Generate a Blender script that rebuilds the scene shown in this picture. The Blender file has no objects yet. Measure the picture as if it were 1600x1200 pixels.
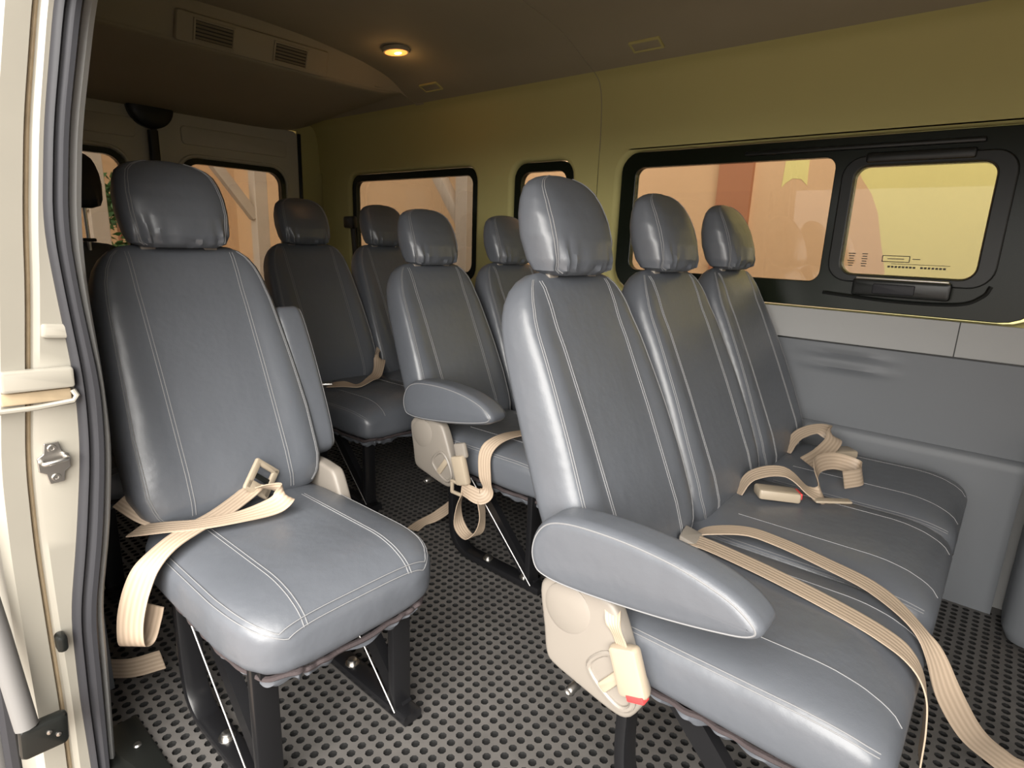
import bpy, bmesh, math, random
import numpy as np
from mathutils import Vector, Matrix
random.seed(7)
SC = bpy.context.scene
COL = SC.collection
PI = math.pi

# ---------------------------------------------------------------- camera
R = np.array([[0.65238837, 0.15705646, 0.74143286],
              [-0.75705773, 0.18073901, 0.6278511],
              [0.03539777, 0.97091023, -0.23681283]])
EYE = 1.035
cd = bpy.data.cameras.new('camera'); cam = bpy.data.objects.new('camera', cd); COL.objects.link(cam)
cd.sensor_width = 36.0; cd.sensor_fit = 'HORIZONTAL'; cd.lens = 920.557 / 1600 * 36.0
cd.clip_start = 0.02; cd.clip_end = 200
m = Matrix.Identity(4)
for i in range(3):
    m[i][0] = R[i][0]; m[i][1] = R[i][1]; m[i][2] = -R[i][2]
m[0][3] = 0; m[1][3] = 0; m[2][3] = EYE
cam.matrix_world = m
SC.camera = cam

# ---------------------------------------------------------------- world, exposure
w = bpy.data.worlds.new('overcast'); SC.world = w; w.use_nodes = True
bg = w.node_tree.nodes['Background']
bg.inputs[0].default_value = (1.0, 0.97, 0.92, 1); bg.inputs[1].default_value = 1.0
sd_ = bpy.data.lights.new('hazy_sun', 'SUN'); sd_.energy = 7.0; sd_.angle = math.radians(70); sd_.color = (1.0, 0.96, 0.90)
so_ = bpy.data.objects.new('hazy_sun', sd_); COL.objects.link(so_)
so_.rotation_euler = Vector((0.72, 0.44, -0.54)).to_track_quat('-Z', 'Y').to_euler()
SC.view_settings.view_transform = 'Standard'; SC.view_settings.look = 'None'
SC.view_settings.exposure = 0.82; SC.view_settings.gamma = 1.0
SC.view_settings.use_curve_mapping = False

# ---------------------------------------------------------------- materials
MAT = {}
def mat(name, col, rough=0.5, metal=0.0, spec=0.5, noise=None, bump=None, coat=0.0):
    """noise=(scale, amount): albedo mottling; bump=[(scale,strength,distance),...]"""
    mt = bpy.data.materials.new(name); mt.use_nodes = True
    nt = mt.node_tree; b = nt.nodes['Principled BSDF']
    b.inputs['Base Color'].default_value = (*col, 1); b.inputs['Roughness'].default_value = rough
    b.inputs['Metallic'].default_value = metal; b.inputs['Specular IOR Level'].default_value = spec
    b.inputs['Coat Weight'].default_value = coat; b.inputs['Coat Roughness'].default_value = 0.25
    tc = nt.nodes.new('ShaderNodeTexCoord')
    if noise:
        n = nt.nodes.new('ShaderNodeTexNoise'); n.inputs['Scale'].default_value = noise[0]; n.inputs['Detail'].default_value = 5
        nt.links.new(tc.outputs['Object'], n.inputs['Vector'])
        mx = nt.nodes.new('ShaderNodeMixRGB'); a = noise[1]
        mx.inputs[1].default_value = (*[c * (1 - a) for c in col], 1)
        mx.inputs[2].default_value = (*[min(1, c * (1 + a)) for c in col], 1)
        nt.links.new(n.outputs['Fac'], mx.inputs[0]); nt.links.new(mx.outputs[0], b.inputs['Base Color'])
    last = None
    for sc, st, ds in (bump or []):
        n = nt.nodes.new('ShaderNodeTexNoise'); n.inputs['Scale'].default_value = sc; n.inputs['Detail'].default_value = 3
        nt.links.new(tc.outputs['Object'], n.inputs['Vector'])
        bp = nt.nodes.new('ShaderNodeBump'); bp.inputs['Strength'].default_value = st; bp.inputs['Distance'].default_value = ds
        nt.links.new(n.outputs['Fac'], bp.inputs['Height'])
        if last: nt.links.new(last.outputs[0], bp.inputs['Normal'])
        last = bp
    if last: nt.links.new(last.outputs[0], b.inputs['Normal'])
    MAT[name] = mt
    return mt

mat('leather', (0.098, 0.106, 0.121), 0.35, spec=0.65, noise=(6, 0.06), bump=[(10, 0.5, 0.007), (34, 0.22, 0.003), (420, 0.12, 0.001)])
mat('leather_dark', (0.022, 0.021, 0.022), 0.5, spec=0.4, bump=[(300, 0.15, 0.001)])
mat('thread', (0.21, 0.21, 0.215), 0.7)
mat('hem', (0.038, 0.028, 0.029), 0.85, bump=[(250, 0.5, 0.002)])
mat('black_steel', (0.008, 0.008, 0.009), 0.28, spec=0.5)
mat('bright_steel', (0.62, 0.60, 0.57), 0.3, metal=1.0)
mat('dull_steel', (0.30, 0.29, 0.28), 0.4, metal=1.0)
mat('beige_plastic', (0.235, 0.21, 0.182), 0.45, bump=[(500, 0.08, 0.0006)])
mat('cream_plastic', (0.36, 0.30, 0.225), 0.4)
mat('red_plastic', (0.6, 0.05, 0.05), 0.4)
mat('black_plastic', (0.010, 0.011, 0.010), 0.35, spec=0.38)
mat('rubber', (0.028, 0.028, 0.032), 0.55, spec=0.3, bump=[(60, 0.15, 0.002)])
mat('frit', (0.008, 0.011, 0.006), 0.25, spec=0.32)
mat('panel_grey', (0.138, 0.147, 0.160), 0.5, bump=[(650, 0.10, 0.0006)], noise=(3, 0.04))
mat('trim_white', (0.34, 0.34, 0.335), 0.55, bump=[(600, 0.08, 0.0006)])
mat('lining', (0.50, 0.455, 0.185), 0.75, bump=[(500, 0.15, 0.0008)], noise=(4, 0.04))  # yellow cast of the light is put into this beige
mat('headliner', (0.35, 0.31, 0.215), 0.85, bump=[(420, 0.2, 0.001)], noise=(5, 0.05))
mat('paint_white', (0.32, 0.30, 0.255), 0.3, spec=0.5, noise=(9, 0.06), coat=0.3)
mat('paint_inside', (0.55, 0.52, 0.42), 0.45)
mat('seam_dirt', (0.40, 0.31, 0.20), 0.8, noise=(30, 0.3))
mat('vent_dark', (0.05, 0.045, 0.035), 0.7)
mat('vent_slat', (0.22, 0.19, 0.12), 0.6)
mat('mat_rubber', (0.098, 0.092, 0.087), 0.42, spec=0.45, noise=(14, 0.35), bump=[(120, 0.2, 0.001)])
mat('pit_shade', (0.006, 0.006, 0.006), 0.9)  # near-black that paints shade inside the floor pits
mat('grey_post', (0.16, 0.155, 0.15), 0.6)
mat('ground', (0.30, 0.235, 0.19), 0.85, noise=(6, 0.2))
mat('post_white', (0.62, 0.53, 0.42), 0.7, noise=(8, 0.08))
mat('brown_column', (0.40, 0.18, 0.09), 0.8, noise=(5, 0.08))
mat('leaf', (0.07, 0.17, 0.05), 0.5)

def belt_material():
    mt = mat('belt', (0.52, 0.40, 0.29), 0.5, spec=0.4)
    nt = mt.node_tree; b = nt.nodes['Principled BSDF']
    uv = nt.nodes.new('ShaderNodeUVMap'); sp = nt.nodes.new('ShaderNodeSeparateXYZ'); nt.links.new(uv.outputs[0], sp.inputs[0])
    mu = nt.nodes.new('ShaderNodeMath'); mu.operation = 'MULTIPLY'; mu.inputs[1].default_value = 2 * PI * 5
    nt.links.new(sp.outputs[0], mu.inputs[0])
    sn = nt.nodes.new('ShaderNodeMath'); sn.operation = 'SINE'; nt.links.new(mu.outputs[0], sn.inputs[0])
    mr = nt.nodes.new('ShaderNodeMapRange'); mr.inputs[1].default_value = -1; mr.inputs[2].default_value = 1
    nt.links.new(sn.outputs[0], mr.inputs[0])
    mx = nt.nodes.new('ShaderNodeMixRGB'); mx.inputs[1].default_value = (0.36, 0.28, 0.205, 1); mx.inputs[2].default_value = (0.46, 0.36, 0.27, 1)
    nt.links.new(mr.outputs[0], mx.inputs[0]); nt.links.new(mx.outputs[0], b.inputs['Base Color'])
    bp = nt.nodes.new('ShaderNodeBump'); bp.inputs['Strength'].default_value = 0.4; bp.inputs['Distance'].default_value = 0.001
    nt.links.new(mr.outputs[0], bp.inputs['Height']); nt.links.new(bp.outputs[0], b.inputs['Normal'])
belt_material()

def glass_material(name, tint):
    mt = bpy.data.materials.new(name); mt.use_nodes = True; nt = mt.node_tree
    for n in list(nt.nodes): nt.nodes.remove(n)
    out = nt.nodes.new('ShaderNodeOutputMaterial'); tr = nt.nodes.new('ShaderNodeBsdfTransparent'); gl = nt.nodes.new('ShaderNodeBsdfGlossy')
    tr.inputs[0].default_value = (*tint, 1); gl.inputs['Roughness'].default_value = 0.02
    lw = nt.nodes.new('ShaderNodeLayerWeight'); lw.inputs[0].default_value = 0.5
    pw = nt.nodes.new('ShaderNodeMath'); pw.operation = 'POWER'; pw.inputs[1].default_value = 5.0
    nt.links.new(lw.outputs['Facing'], pw.inputs[0])
    fr = nt.nodes.new('ShaderNodeMath'); fr.operation = 'MULTIPLY_ADD'; fr.inputs[1].default_value = 0.92; fr.inputs[2].default_value = 0.04
    nt.links.new(pw.outputs[0], fr.inputs[0])
    mx = nt.nodes.new('ShaderNodeMixShader')
    nt.links.new(fr.outputs[0], mx.inputs[0]); nt.links.new(tr.outputs[0], mx.inputs[1]); nt.links.new(gl.outputs[0], mx.inputs[2])
    nt.links.new(mx.outputs[0], out.inputs[0]); MAT[name] = mt
glass_material('glass', (0.52, 0.495, 0.475)); glass_material('privacy_glass', (0.38, 0.365, 0.35))

def wall_outside_material():
    mt = mat('plaster', (0.60, 0.38, 0.20), 0.9)
    nt = mt.node_tree; b = nt.nodes['Principled BSDF']
    tc = nt.nodes.new('ShaderNodeTexCoord')
    n = nt.nodes.new('ShaderNodeTexNoise'); n.inputs['Scale'].default_value = 1.3; n.inputs['Detail'].default_value = 6
    nt.links.new(tc.outputs['Object'], n.inputs['Vector'])
    mx = nt.nodes.new('ShaderNodeMixRGB'); mx.inputs[1].default_value = (0.60, 0.40, 0.22, 1); mx.inputs[2].default_value = (0.68, 0.47, 0.27, 1)
    nt.links.new(n.outputs['Fac'], mx.inputs[0]); nt.links.new(mx.outputs[0], b.inputs['Base Color'])
wall_outside_material()
mat('yellow_reflection', (0.72, 0.66, 0.26), 0.9, noise=(1.5, 0.06))  # yellow reflection in the window glass, painted onto the wall

def emission(name, col, strength):
    mt = bpy.data.materials.new(name); mt.use_nodes = True; b = mt.node_tree.nodes['Principled BSDF']
    b.inputs['Base Color'].default_value = (*col, 1); b.inputs['Emission Color'].default_value = (*col, 1)
    b.inputs['Emission Strength'].default_value = strength; MAT[name] = mt
emission('bulb', (1.0, 0.60, 0.20), 12.0)
emission('lens_glow', (1.0, 0.30, 0.06), 1.1)

# ---------------------------------------------------------------- mesh builder
def tag(o, label=None, cat=None, group=None, kind=None):
    if label: o['label'] = label
    if cat: o['category'] = cat
    if group: o['group'] = group
    if kind: o['kind'] = kind
    return o

def empty(name, loc=(0, 0, 0), parent=None):
    o = bpy.data.objects.new(name, None); COL.objects.link(o); o.location = loc
    o.empty_display_size = 0.05
    if parent: o.parent = parent
    return o

def smooth_path(pts, n=8, closed=False):
    P = [np.array(p, float) for p in pts]; out = []
    N = len(P); rng = range(N if closed else N - 1)
    for i in rng:
        if closed: p0, p1, p2, p3 = P[i - 1], P[i], P[(i + 1) % N], P[(i + 2) % N]
        else:
            p1, p2 = P[i], P[i + 1]; p0 = P[i - 1] if i > 0 else 2 * p1 - p2; p3 = P[i + 2] if i + 2 < N else 2 * p2 - p1
        for k in range(n):
            t = k / n
            out.append(0.5 * ((2 * p1) + (-p0 + p2) * t + (2 * p0 - 5 * p1 + 4 * p2 - p3) * t * t + (-p0 + 3 * p1 - 3 * p2 + p3) * t ** 3))
    if not closed: out.append(P[-1])
    return out

class MB:
    def __init__(self): self.v = []; self.f = []; self.uv = None
    def add(self, v, f):
        o = len(self.v); self.v += [tuple(float(c) for c in p) for p in v]; self.f += [tuple(i + o for i in q) for q in f]; return self
    def box(self, x0, x1, y0, y1, z0, z1):
        v = [(x, y, z) for z in (z0, z1) for y in (y0, y1) for x in (x0, x1)]
        return self.add(v, [(0, 2, 3, 1), (4, 5, 7, 6), (0, 1, 5, 4), (2, 6, 7, 3), (0, 4, 6, 2), (1, 3, 7, 5)])
    def tube(self, path, r, n=8, closed=False, cap=True):
        P = [np.array(p, float) for p in path]; N = len(P); rings = []
        up = np.array([0.13, 0.31, 0.94])
        for i in range(N):
            a = P[i - 1] if (i > 0 or closed) else P[i]; b = P[(i + 1) % N] if (i < N - 1 or closed) else P[i]
            t = b - a; t = t / (np.linalg.norm(t) + 1e-12)
            s = np.cross(t, up); ls = np.linalg.norm(s)
            if ls < 1e-4: s = np.cross(t, np.array([1.0, 0, 0])); ls = np.linalg.norm(s)
            s /= ls; q = np.cross(s, t); up = q
            rr = r[i] if hasattr(r, '__len__') else r
            rings.append([P[i] + rr * (math.cos(2 * PI * k / n) * s + math.sin(2 * PI * k / n) * q) for k in range(n)])
        return self.loft(rings, closed_ring=True, closed_path=closed, cap=cap and not closed)
    def loft(self, rings, closed_ring=True, closed_path=False, cap=True):
        n = len(rings[0]); N = len(rings); v = [p for r in rings for p in r]; f = []
        for i in range(N if closed_path else N - 1):
            j = (i + 1) % N
            for k in range(n if closed_ring else n - 1):
                l = (k + 1) % n
                f.append((i * n + k, i * n + l, j * n + l, j * n + k))
        if cap and closed_ring and not closed_path:
            f.append(tuple(reversed(range(n)))); f.append(tuple((N - 1) * n + k for k in range(n)))
        return self.add(v, f)
    def disc(self, c, axis, r, h, n=14):
        a = np.array(axis, float); a /= np.linalg.norm(a); c = np.array(c, float)
        return self.tube([c, c + a * h], r, n)
    def rings_disc(self, c, axis, prof, n=20):
        a = np.array(axis, float); a /= np.linalg.norm(a); c = np.array(c, float)
        s = np.cross(a, [0.3, 0.5, 0.81]); s /= np.linalg.norm(s); q = np.cross(a, s)
        return self.loft([[c + a * h + r * (math.cos(2 * PI * k / n) * s + math.sin(2 * PI * k / n) * q) for k in range(n)] for r, h in prof])
    def build(self, name, material, parent=None, smooth=True, angle=40, bevel=0):
        me = bpy.data.meshes.new(name); me.from_pydata(self.v, [], self.f)
        bm = bmesh.new(); bm.from_mesh(me); bmesh.ops.recalc_face_normals(bm, faces=bm.faces); bm.to_mesh(me); bm.free()
        if smooth:
            me.polygons.foreach_set('use_smooth', [True] * len(me.polygons))
            me.set_sharp_from_angle(angle=math.radians(angle))
        me.materials.append(MAT[material])
        o = bpy.data.objects.new(name, me); COL.objects.link(o)
        if parent: o.parent = parent
        if bevel:
            md = o.modifiers.new('bevel', 'BEVEL'); md.width = bevel; md.segments = 2; md.limit_method = 'ANGLE'; md.angle_limit = math.radians(40)
        return o

def rrect(a0, a1, b0, b1, r, n=6):
    """rounded rectangle outline, r single or 4 corner radii (a1b1, a0b1, a0b0, a1b0)"""
    rs = r if hasattr(r, '__len__') else (r,) * 4; out = []
    for (ca, cb, st), rr in zip(((a1, b1, 0), (a0, b1, PI / 2), (a0, b0, PI), (a1, b0, 1.5 * PI)), rs):
        sa = -1 if ca == a1 else 1; sb = -1 if cb == b1 else 1
        for k in range(n + 1):
            t = st + PI / 2 * k / n
            out.append((ca + sa * rr + rr * math.cos(t), cb + sb * rr + rr * math.sin(t)))
    return out

def plate(outline, holes, mp, d0, d1):
    """flat plate with holes; mp(a, b, d) -> xyz"""
    mb = MB()
    for d in (d0, d1):
        bm = bmesh.new(); edges = []
        for loop in [outline] + holes:
            vs = [bm.verts.new((a, b, 0)) for a, b in loop]
            for i in range(len(vs)): edges.append(bm.edges.new((vs[i], vs[(i + 1) % len(vs)])))
        bmesh.ops.triangle_fill(bm, use_beauty=True, use_dissolve=False, edges=edges)
        bm.verts.index_update()
        mb.add([mp(v.co.x, v.co.y, d) for v in bm.verts], [tuple(v.index for v in f.verts) for f in bm.faces]); bm.free()
    for loop in [outline] + holes:
        n = len(loop); v = [mp(a, b, d0) for a, b in loop] + [mp(a, b, d1) for a, b in loop]
        mb.add(v, [(i, (i + 1) % n, n + (i + 1) % n, n + i) for i in range(n)])
    # weld
    key = {}; mapi = []
    nv = []
    for p in mb.v:
        k = tuple(round(c, 5) for c in p)
        if k not in key: key[k] = len(nv); nv.append(p)
        mapi.append(key[k])
    mb.f = [tuple(mapi[i] for i in f) for f in mb.f]; mb.v = nv
    return mb

def pillow(outline, d0, d1, mp, rad=0.02, steps=5):
    """a closed outline thickened from d0 to d1 with rounded rims (outline shrinks towards both faces)"""
    P = np.array(outline, float); n = len(P); c = P.mean(0)
    t = np.roll(P, -1, 0) - np.roll(P, 1, 0); nn = np.stack([t[:, 1], -t[:, 0]], 1); nn /= np.linalg.norm(nn, axis=1)[:, None]
    if ((P - c) * nn).sum() < 0: nn = -nn
    rings = []
    sg = 1 if d1 > d0 else -1
    for k in range(steps + 1):
        a = PI / 2 * k / steps; rings.append((P - nn * rad * (1 - math.sin(a)), d0 + sg * rad * (1 - math.cos(a))))
    for k in range(steps + 1):
        a = PI / 2 * (1 - k / steps); rings.append((P - nn * rad * (1 - math.sin(a)), d1 - sg * rad * (1 - math.cos(a))))
    r0, r1 = rings[0][0], rings[-1][0]; bl = .0035
    pre = [(c + (r0 - c) * k, d0 - sg * bl * (1 - k * k)) for k in (.03, .3, .6, .85)]
    post_ = [(c + (r1 - c) * k, d1 + sg * bl * (1 - k * k)) for k in (.85, .6, .3, .03)]
    return MB().loft([[mp(p[0], p[1], d) for p in ring] for ring, d in pre + rings + post_])

def ribbon(name, pts, wdirs, width, parent, n=8, thick=0.0022, material='belt'):
    """flat webbing along pts; wdirs: width direction at each point"""
    P = smooth_path(pts, n); W = smooth_path(wdirs, n); me_v = []; me_f = []; uvs = []
    cols = 4
    L = 0
    for i in range(len(P)):
        a = P[max(0, i - 1)]; b = P[min(len(P) - 1, i + 1)]; t = b - a; t /= np.linalg.norm(t) + 1e-9
        wv = W[i] - t * (W[i] @ t); wv /= np.linalg.norm(wv) + 1e-9; nr = np.cross(t, wv)
        for side in (1, -1):
            for c in range(cols + 1):
                u = c / cols; me_v.append(tuple(P[i] + wv * width * (u - 0.5) + nr * side * thick / 2)); uvs.append((u, i * 0.1))
    S = 2 * (cols + 1)
    for i in range(len(P) - 1):
        for c in range(cols):
            a = i * S + c; b = a + S
            me_f.append((a, a + 1, b + 1, b)); a2 = a + cols + 1; b2 = b + cols + 1; me_f.append((a2 + 1, a2, b2, b2 + 1))
        for c, fl in ((0, 0), (cols, 1)):
            a = i * S + c; a2 = a + cols + 1
            me_f.append((a, a + S, a2 + S, a2) if not fl else (a, a2, a2 + S, a + S))
    me = bpy.data.meshes.new(name); me.from_pydata(me_v, [], me_f)
    ul = me.uv_layers.new(name='UVMap')
    for l in me.loops: ul.data[l.index].uv = uvs[l.vertex_index]
    me.polygons.foreach_set('use_smooth', [True] * len(me.polygons)); me.set_sharp_from_angle(angle=math.radians(50))
    me.materials.append(MAT[material])
    o = bpy.data.objects.new(name, me); COL.objects.link(o); o.parent = parent
    return o

def rbox(mb, c, ax, ay, az, hx, hy, hz, r):
    """rounded box around c with axes ax, ay, az"""
    ax, ay, az = [np.array(a, float) / np.linalg.norm(a) for a in (ax, ay, az)]; c = np.array(c, float)
    out = rrect(-hx, hx, -hy, hy, min(r, hx * .95, hy * .95), 4)
    rr = min(r, hz * .9)
    rings = []
    for z, ins in ((-hz, rr), (-hz + rr * .3, rr * .3), (-hz + rr, 0), (hz - rr, 0), (hz - rr * .3, rr * .3), (hz, rr)):
        sx = (hx - ins) / hx; sy = (hy - ins) / hy
        rings.append([c + ax * a * sx + ay * b * sy + az * z for a, b in out])
    return mb.loft(rings)

# ================================================================ SETTING
XW = 2.17            # far side wall
YR = 3.45            # rear doors
YF = -2.60           # where the modelled cabin ends towards the driver
XD = 0.30            # door side wall

# ---- floor: rubber mat with a square grid of round pits
def floor_mesh():
    p = 0.0262; r = 0.0092; dp = 0.007
    x0, x1, y0, y1 = 0.235, 2.17, -0.45, 2.75
    nx = int((x1 - x0) / p); ny = int((y1 - y0) / p)
    ang = np.arange(8) * PI / 4 + PI / 8
    cell = [(-p / 2, -p / 2, 0), (p / 2, -p / 2, 0), (p / 2, p / 2, 0), (-p / 2, p / 2, 0)]
    cell += [(r * math.cos(a), r * math.sin(a), 0) for a in ang]
    cell += [(r * .9 * math.cos(a), r * .9 * math.sin(a), -dp) for a in ang]
    cell = np.array(cell)
    # octagon vertex k at angle 22.5+45k ; corners 0:225 1:315 2:45 3:135
    fq = []
    cm = {0: (4, 5), 1: (6, 7), 2: (0, 1), 3: (2, 3)}      # octagon edges facing corners handled with quads
    O = 4
    fq += [(2, 3, O + 2, O + 1), (3, 0, O + 4, O + 3), (0, 1, O + 6, O + 5), (1, 2, O + 0, O + 7)]
    ft = [(2, O + 1, O + 0), (3, O + 3, O + 2), (0, O + 5, O + 4), (1, O + 7, O + 6)]
    for k in range(8):
        l = (k + 1) % 8; fq.append((O + k, O + l, 12 + l, 12 + k))
    bot = tuple(12 + k for k in range(8))
    V = []; F = []
    base = 0
    for i in range(nx):
        for j in range(ny):
            V.append(cell + np.array([x0 + p * (i + .5), y0 + p * (j + .5), 0]))
            F += [tuple(a + base for a in q) for q in fq] + [tuple(a + base for a in q) for q in ft] + [tuple(a + base for a in bot)]
            base += 20
    V = np.concatenate(V)
    xe = x0 + nx * p; ye = y0 + ny * p
    me = bpy.data.meshes.new('floor')
    extra = [(x0, YF, 0), (xe, YF, 0), (xe, y0, 0), (x0, y0, 0), (x0, ye, 0), (xe, ye, 0), (xe, YR, 0), (x0, YR, 0), (xe, YF, 0), (2.22, YF, 0), (2.22, YR, 0), (xe, YR, 0),
             (x0, YF, -.03), (2.22, YF, -.03), (2.22, YR, -.03), (x0, YR, -.03), (x0, YF, 0), (x0, YR, 0)]
    V = V.tolist() + extra
    b = base
    F += [(b, b + 1, b + 2, b + 3), (b + 4, b + 5, b + 6, b + 7), (b + 8, b + 9, b + 10, b + 11), (b + 15, b + 14, b + 13, b + 12), (b + 12, b + 16, b + 17, b + 15)]
    me.from_pydata(V, [], F); me.materials.append(MAT['mat_rubber']); me.materials.append(MAT['pit_shade'])
    mi = ([0] * 4 + [1] * 8 + [0] * 4 + [1]) * (nx * ny) + [0] * 5; me.polygons.foreach_set('material_index', mi)  # pit walls and bottoms take the painted shade
    o = bpy.data.objects.new('floor', me); COL.objects.link(o)
    return o
fl = floor_mesh(); tag(fl, 'black rubber mat with rows of round pits on the cabin floor', 'floor', kind='structure')

# ---- far side wall
def mpX(y, z, d): return (d, y, z)
def mpY(x, z, d): return (x, d, z)
wr = empty('wall_right', (0, 0, 0)); tag(wr, 'far side wall with grey lower panels, pale sill and upper lining tinted olive for the yellow light', 'wall', kind='structure')
W1 = rrect(-0.06, 1.30, 0.855, 1.385, (0.07, 0.075, 0.10, 0.10))
W2 = rrect(1.535, 1.865, 0.83, 1.375, 0.07)
W3 = rrect(2.10, 3.14, 0.83, 1.375, 0.07)
def grow(y0, y1, z0, z1, g, r): return rrect(y0 - g, y1 + g, z0 - g, z1 + g, r)
H1 = grow(-0.06, 1.30, 0.855, 1.385, 0.004, 0.09); H2 = grow(1.535, 1.865, 0.83, 1.375, 0.004, 0.075); H3 = grow(2.10, 3.14, 0.83, 1.375, 0.004, 0.075)
plate([(YF, 0), (YR, 0), (YR, 1.42), (YF, 1.42)], [H1, H2, H3], mpX, 2.185, 2.215).build('body_side', 'trim_white', wr, smooth=False)
# lining around the windows behind the front seam (pillars) and over the front window
def lip_plate(name, outline, holes, x0, x1, material, lip=0.014):
    """plate whose window openings flare with a bevelled rim"""
    mb = MB()
    big = []
    for h in holes:
        P = np.array(h); c = P.mean(0); t = np.roll(P, -1, 0) - np.roll(P, 1, 0); nn = np.stack([t[:, 1], -t[:, 0]], 1); nn /= np.linalg.norm(nn, axis=1)[:, None]
        if ((P - c) * nn).sum() < 0: nn = -nn
        rings = []
        for k in range(5):
            a = PI / 2 * k / 4
            rings.append([(x0 + lip * (1 - math.sin(a)) * 1.0 + (x1 - x0 - lip) * 0, *(p + q * lip * (1 - math.cos(a)))) for p, q in zip(P, nn)])
        rings = [[(x1, *p) for p in P]] + rings
        mb.loft(rings, cap=False)
        big.append([tuple(p + q * lip) for p, q in zip(P, nn)])
    pl = plate(outline, big, mpX, x0, x0 + 0.002)
    mb.add(pl.v, pl.f)
    return mb.build(name, material, wr, smooth=True, angle=35)
lip_plate('pillar_lining', [(1.403, 0.62), (YR - .02, 0.62), (YR - .02, 1.40), (1.403, 1.40)], [H2, H3], 2.150, 2.19, 'lining', 0.02)
lip_plate('window_surround', [(YF, 0.748), (1.400, 0.748), (1.400, 1.40), (YF, 1.40)], [H1], 2.150, 2.19, 'lining', 0.02)
# lower grey panels
def panel_lower():
    mb = MB()
    prof = [(2.128, 0.0), (2.128, 0.440), (2.131, 0.462), (2.140, 0.474), (2.146, 0.476)]
    rings = [[(x, y, z) for x, z in prof] for y in np.linspace(-0.10, 3.42, 24)]
    mb.loft(rings, closed_ring=False, cap=False)
    return mb
panel_lower().build('lower_panel', 'panel_grey', wr)
up = MB()
rows = []
for y in np.linspace(YF, 3.42, 140):
    r_ = []
    for z in np.linspace(0.470, 0.742, 30):
        x = 2.146
        for zc in (0.712, 0.668):      # two pressed grip ribs
            e = math.exp(-((z - zc) / 0.011) ** 2) * (1 / (1 + math.exp(-(y - 0.30) / 0.012))) * (1 / (1 + math.exp((y - 0.50) / 0.012)))
            x -= 0.010 * e
        r_.append((x, y, z))
    r_.append((2.152, y, 0.746))
    rows.append(r_)
up.loft(rows, closed_ring=False, cap=False); up.build('upper_panel', 'panel_grey', wr)
MB().box(2.1462, 2.167, YF, 1.400, 0.7475, 0.8495).build('sill_trim', 'trim_white', wr, smooth=False, bevel=.0015)
# sill seam (thin groove line) between sill pieces
MB().box(2.1455, 2.1475, 0.1185, 0.1215, 0.748, 0.8495).build('sill_joint', 'black_plastic', wr, smooth=False)
MB().box(2.1470, 2.160, YF, 1.40, 0.7435, 0.7475).build('panel_joint', 'black_plastic', wr, smooth=False)

# upper lining (from window head to roof edge), two pieces with a seam at Y=1.40
EDGE = [(2.150, 1.398), (2.149, 1.45), (2.146, 1.52), (2.140, 1.58), (2.128, 1.625), (2.108, 1.655), (2.075, 1.675)]
ROOF = [(2.075, 1.675), (2.0, 1.703), (1.89, 1.748), (1.78, 1.772), (1.67, 1.788), (1.45, 1.805), (1.2, 1.812), (0.95, 1.806), (0.72, 1.785), (0.55, 1.745), (0.43, 1.69), (0.37, 1.62), (0.345, 1.52), (0.34, 1.40)]
def strip(prof, y0, y1, n=10):
    mb = MB(); P = smooth_path([(x, 0, z) for x, z in prof], 5)
    mb.loft([[(p[0], y, p[2]) for p in P] for y in np.linspace(y0, y1, n)], closed_ring=False, cap=False)
    return mb
strip(EDGE, YF, 1.3985).build('upper_lining', 'lining', wr)
strip(EDGE, 1.4015, YR).build('upper_lining', 'lining', wr)
ce = empty('ceiling'); tag(ce, 'dim olive beige headliner with a curved seam across it', 'ceiling', kind='structure')
strip(ROOF, YF, 1.3985).build('headliner', 'headliner', ce)
strip(ROOF, 1.4015, YR + .03).build('headliner', 'headliner', ce)
seam = smooth_path([(x - 0.001, 1.40, z - 0.001) for x, z in ROOF[:8]], 5)
seam2 = smooth_path([(x - 0.001, 1.40, z) for x, z in EDGE], 5)
MB().tube(seam2 + seam[1:], 0.0017, 6).build('seam_bead', 'headliner', ce)
# outer roof skin keeps daylight out
MB().loft([[(x, y, z) for x, z in ((2.235, 1.40), (2.22, 1.70), (2.0, 1.84), (1.2, 1.87), (0.5, 1.82), (0.30, 1.70), (0.285, 1.40))] for y in (YF, YR + 0.06)], closed_ring=False, cap=False).build('roof_skin', 'paint_white', ce)

def roof_z(x):
    xs = [p[0] for p in ROOF][::-1]; zs = [p[1] for p in ROOF][::-1]; return float(np.interp(x, xs, zs))
# rear air duct box under the roof
def duct():
    mb = MB()
    prof = [(2.37, 1.815), (2.395, 1.79), (2.405, 1.77), (2.435, 1.705), (2.445, 1.690), (2.47, 1.678), (2.60, 1.668), (3.0, 1.640), (YR, 1.600)]
    P = smooth_path([(0, y, z) for y, z in prof], 5)
    rings = []
    for x, k in ((0.36, 0), (1.70, 0), (1.82, .04), (1.90, .14), (1.97, .36), (2.03, .70), (2.08, 1.0)):
        rings.append([(x, p[1] + .10 * k * max(0, 2.6 - p[1]), p[2] + k * .06 * (1 if p[2] < 1.70 else 0) - k * max(0, p[2] - roof_z(x) + .006)) for p in P])
    mb.loft(rings, closed_ring=False, cap=False)
    return mb
duct().build('rear_duct', 'headliner', ce)
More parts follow.
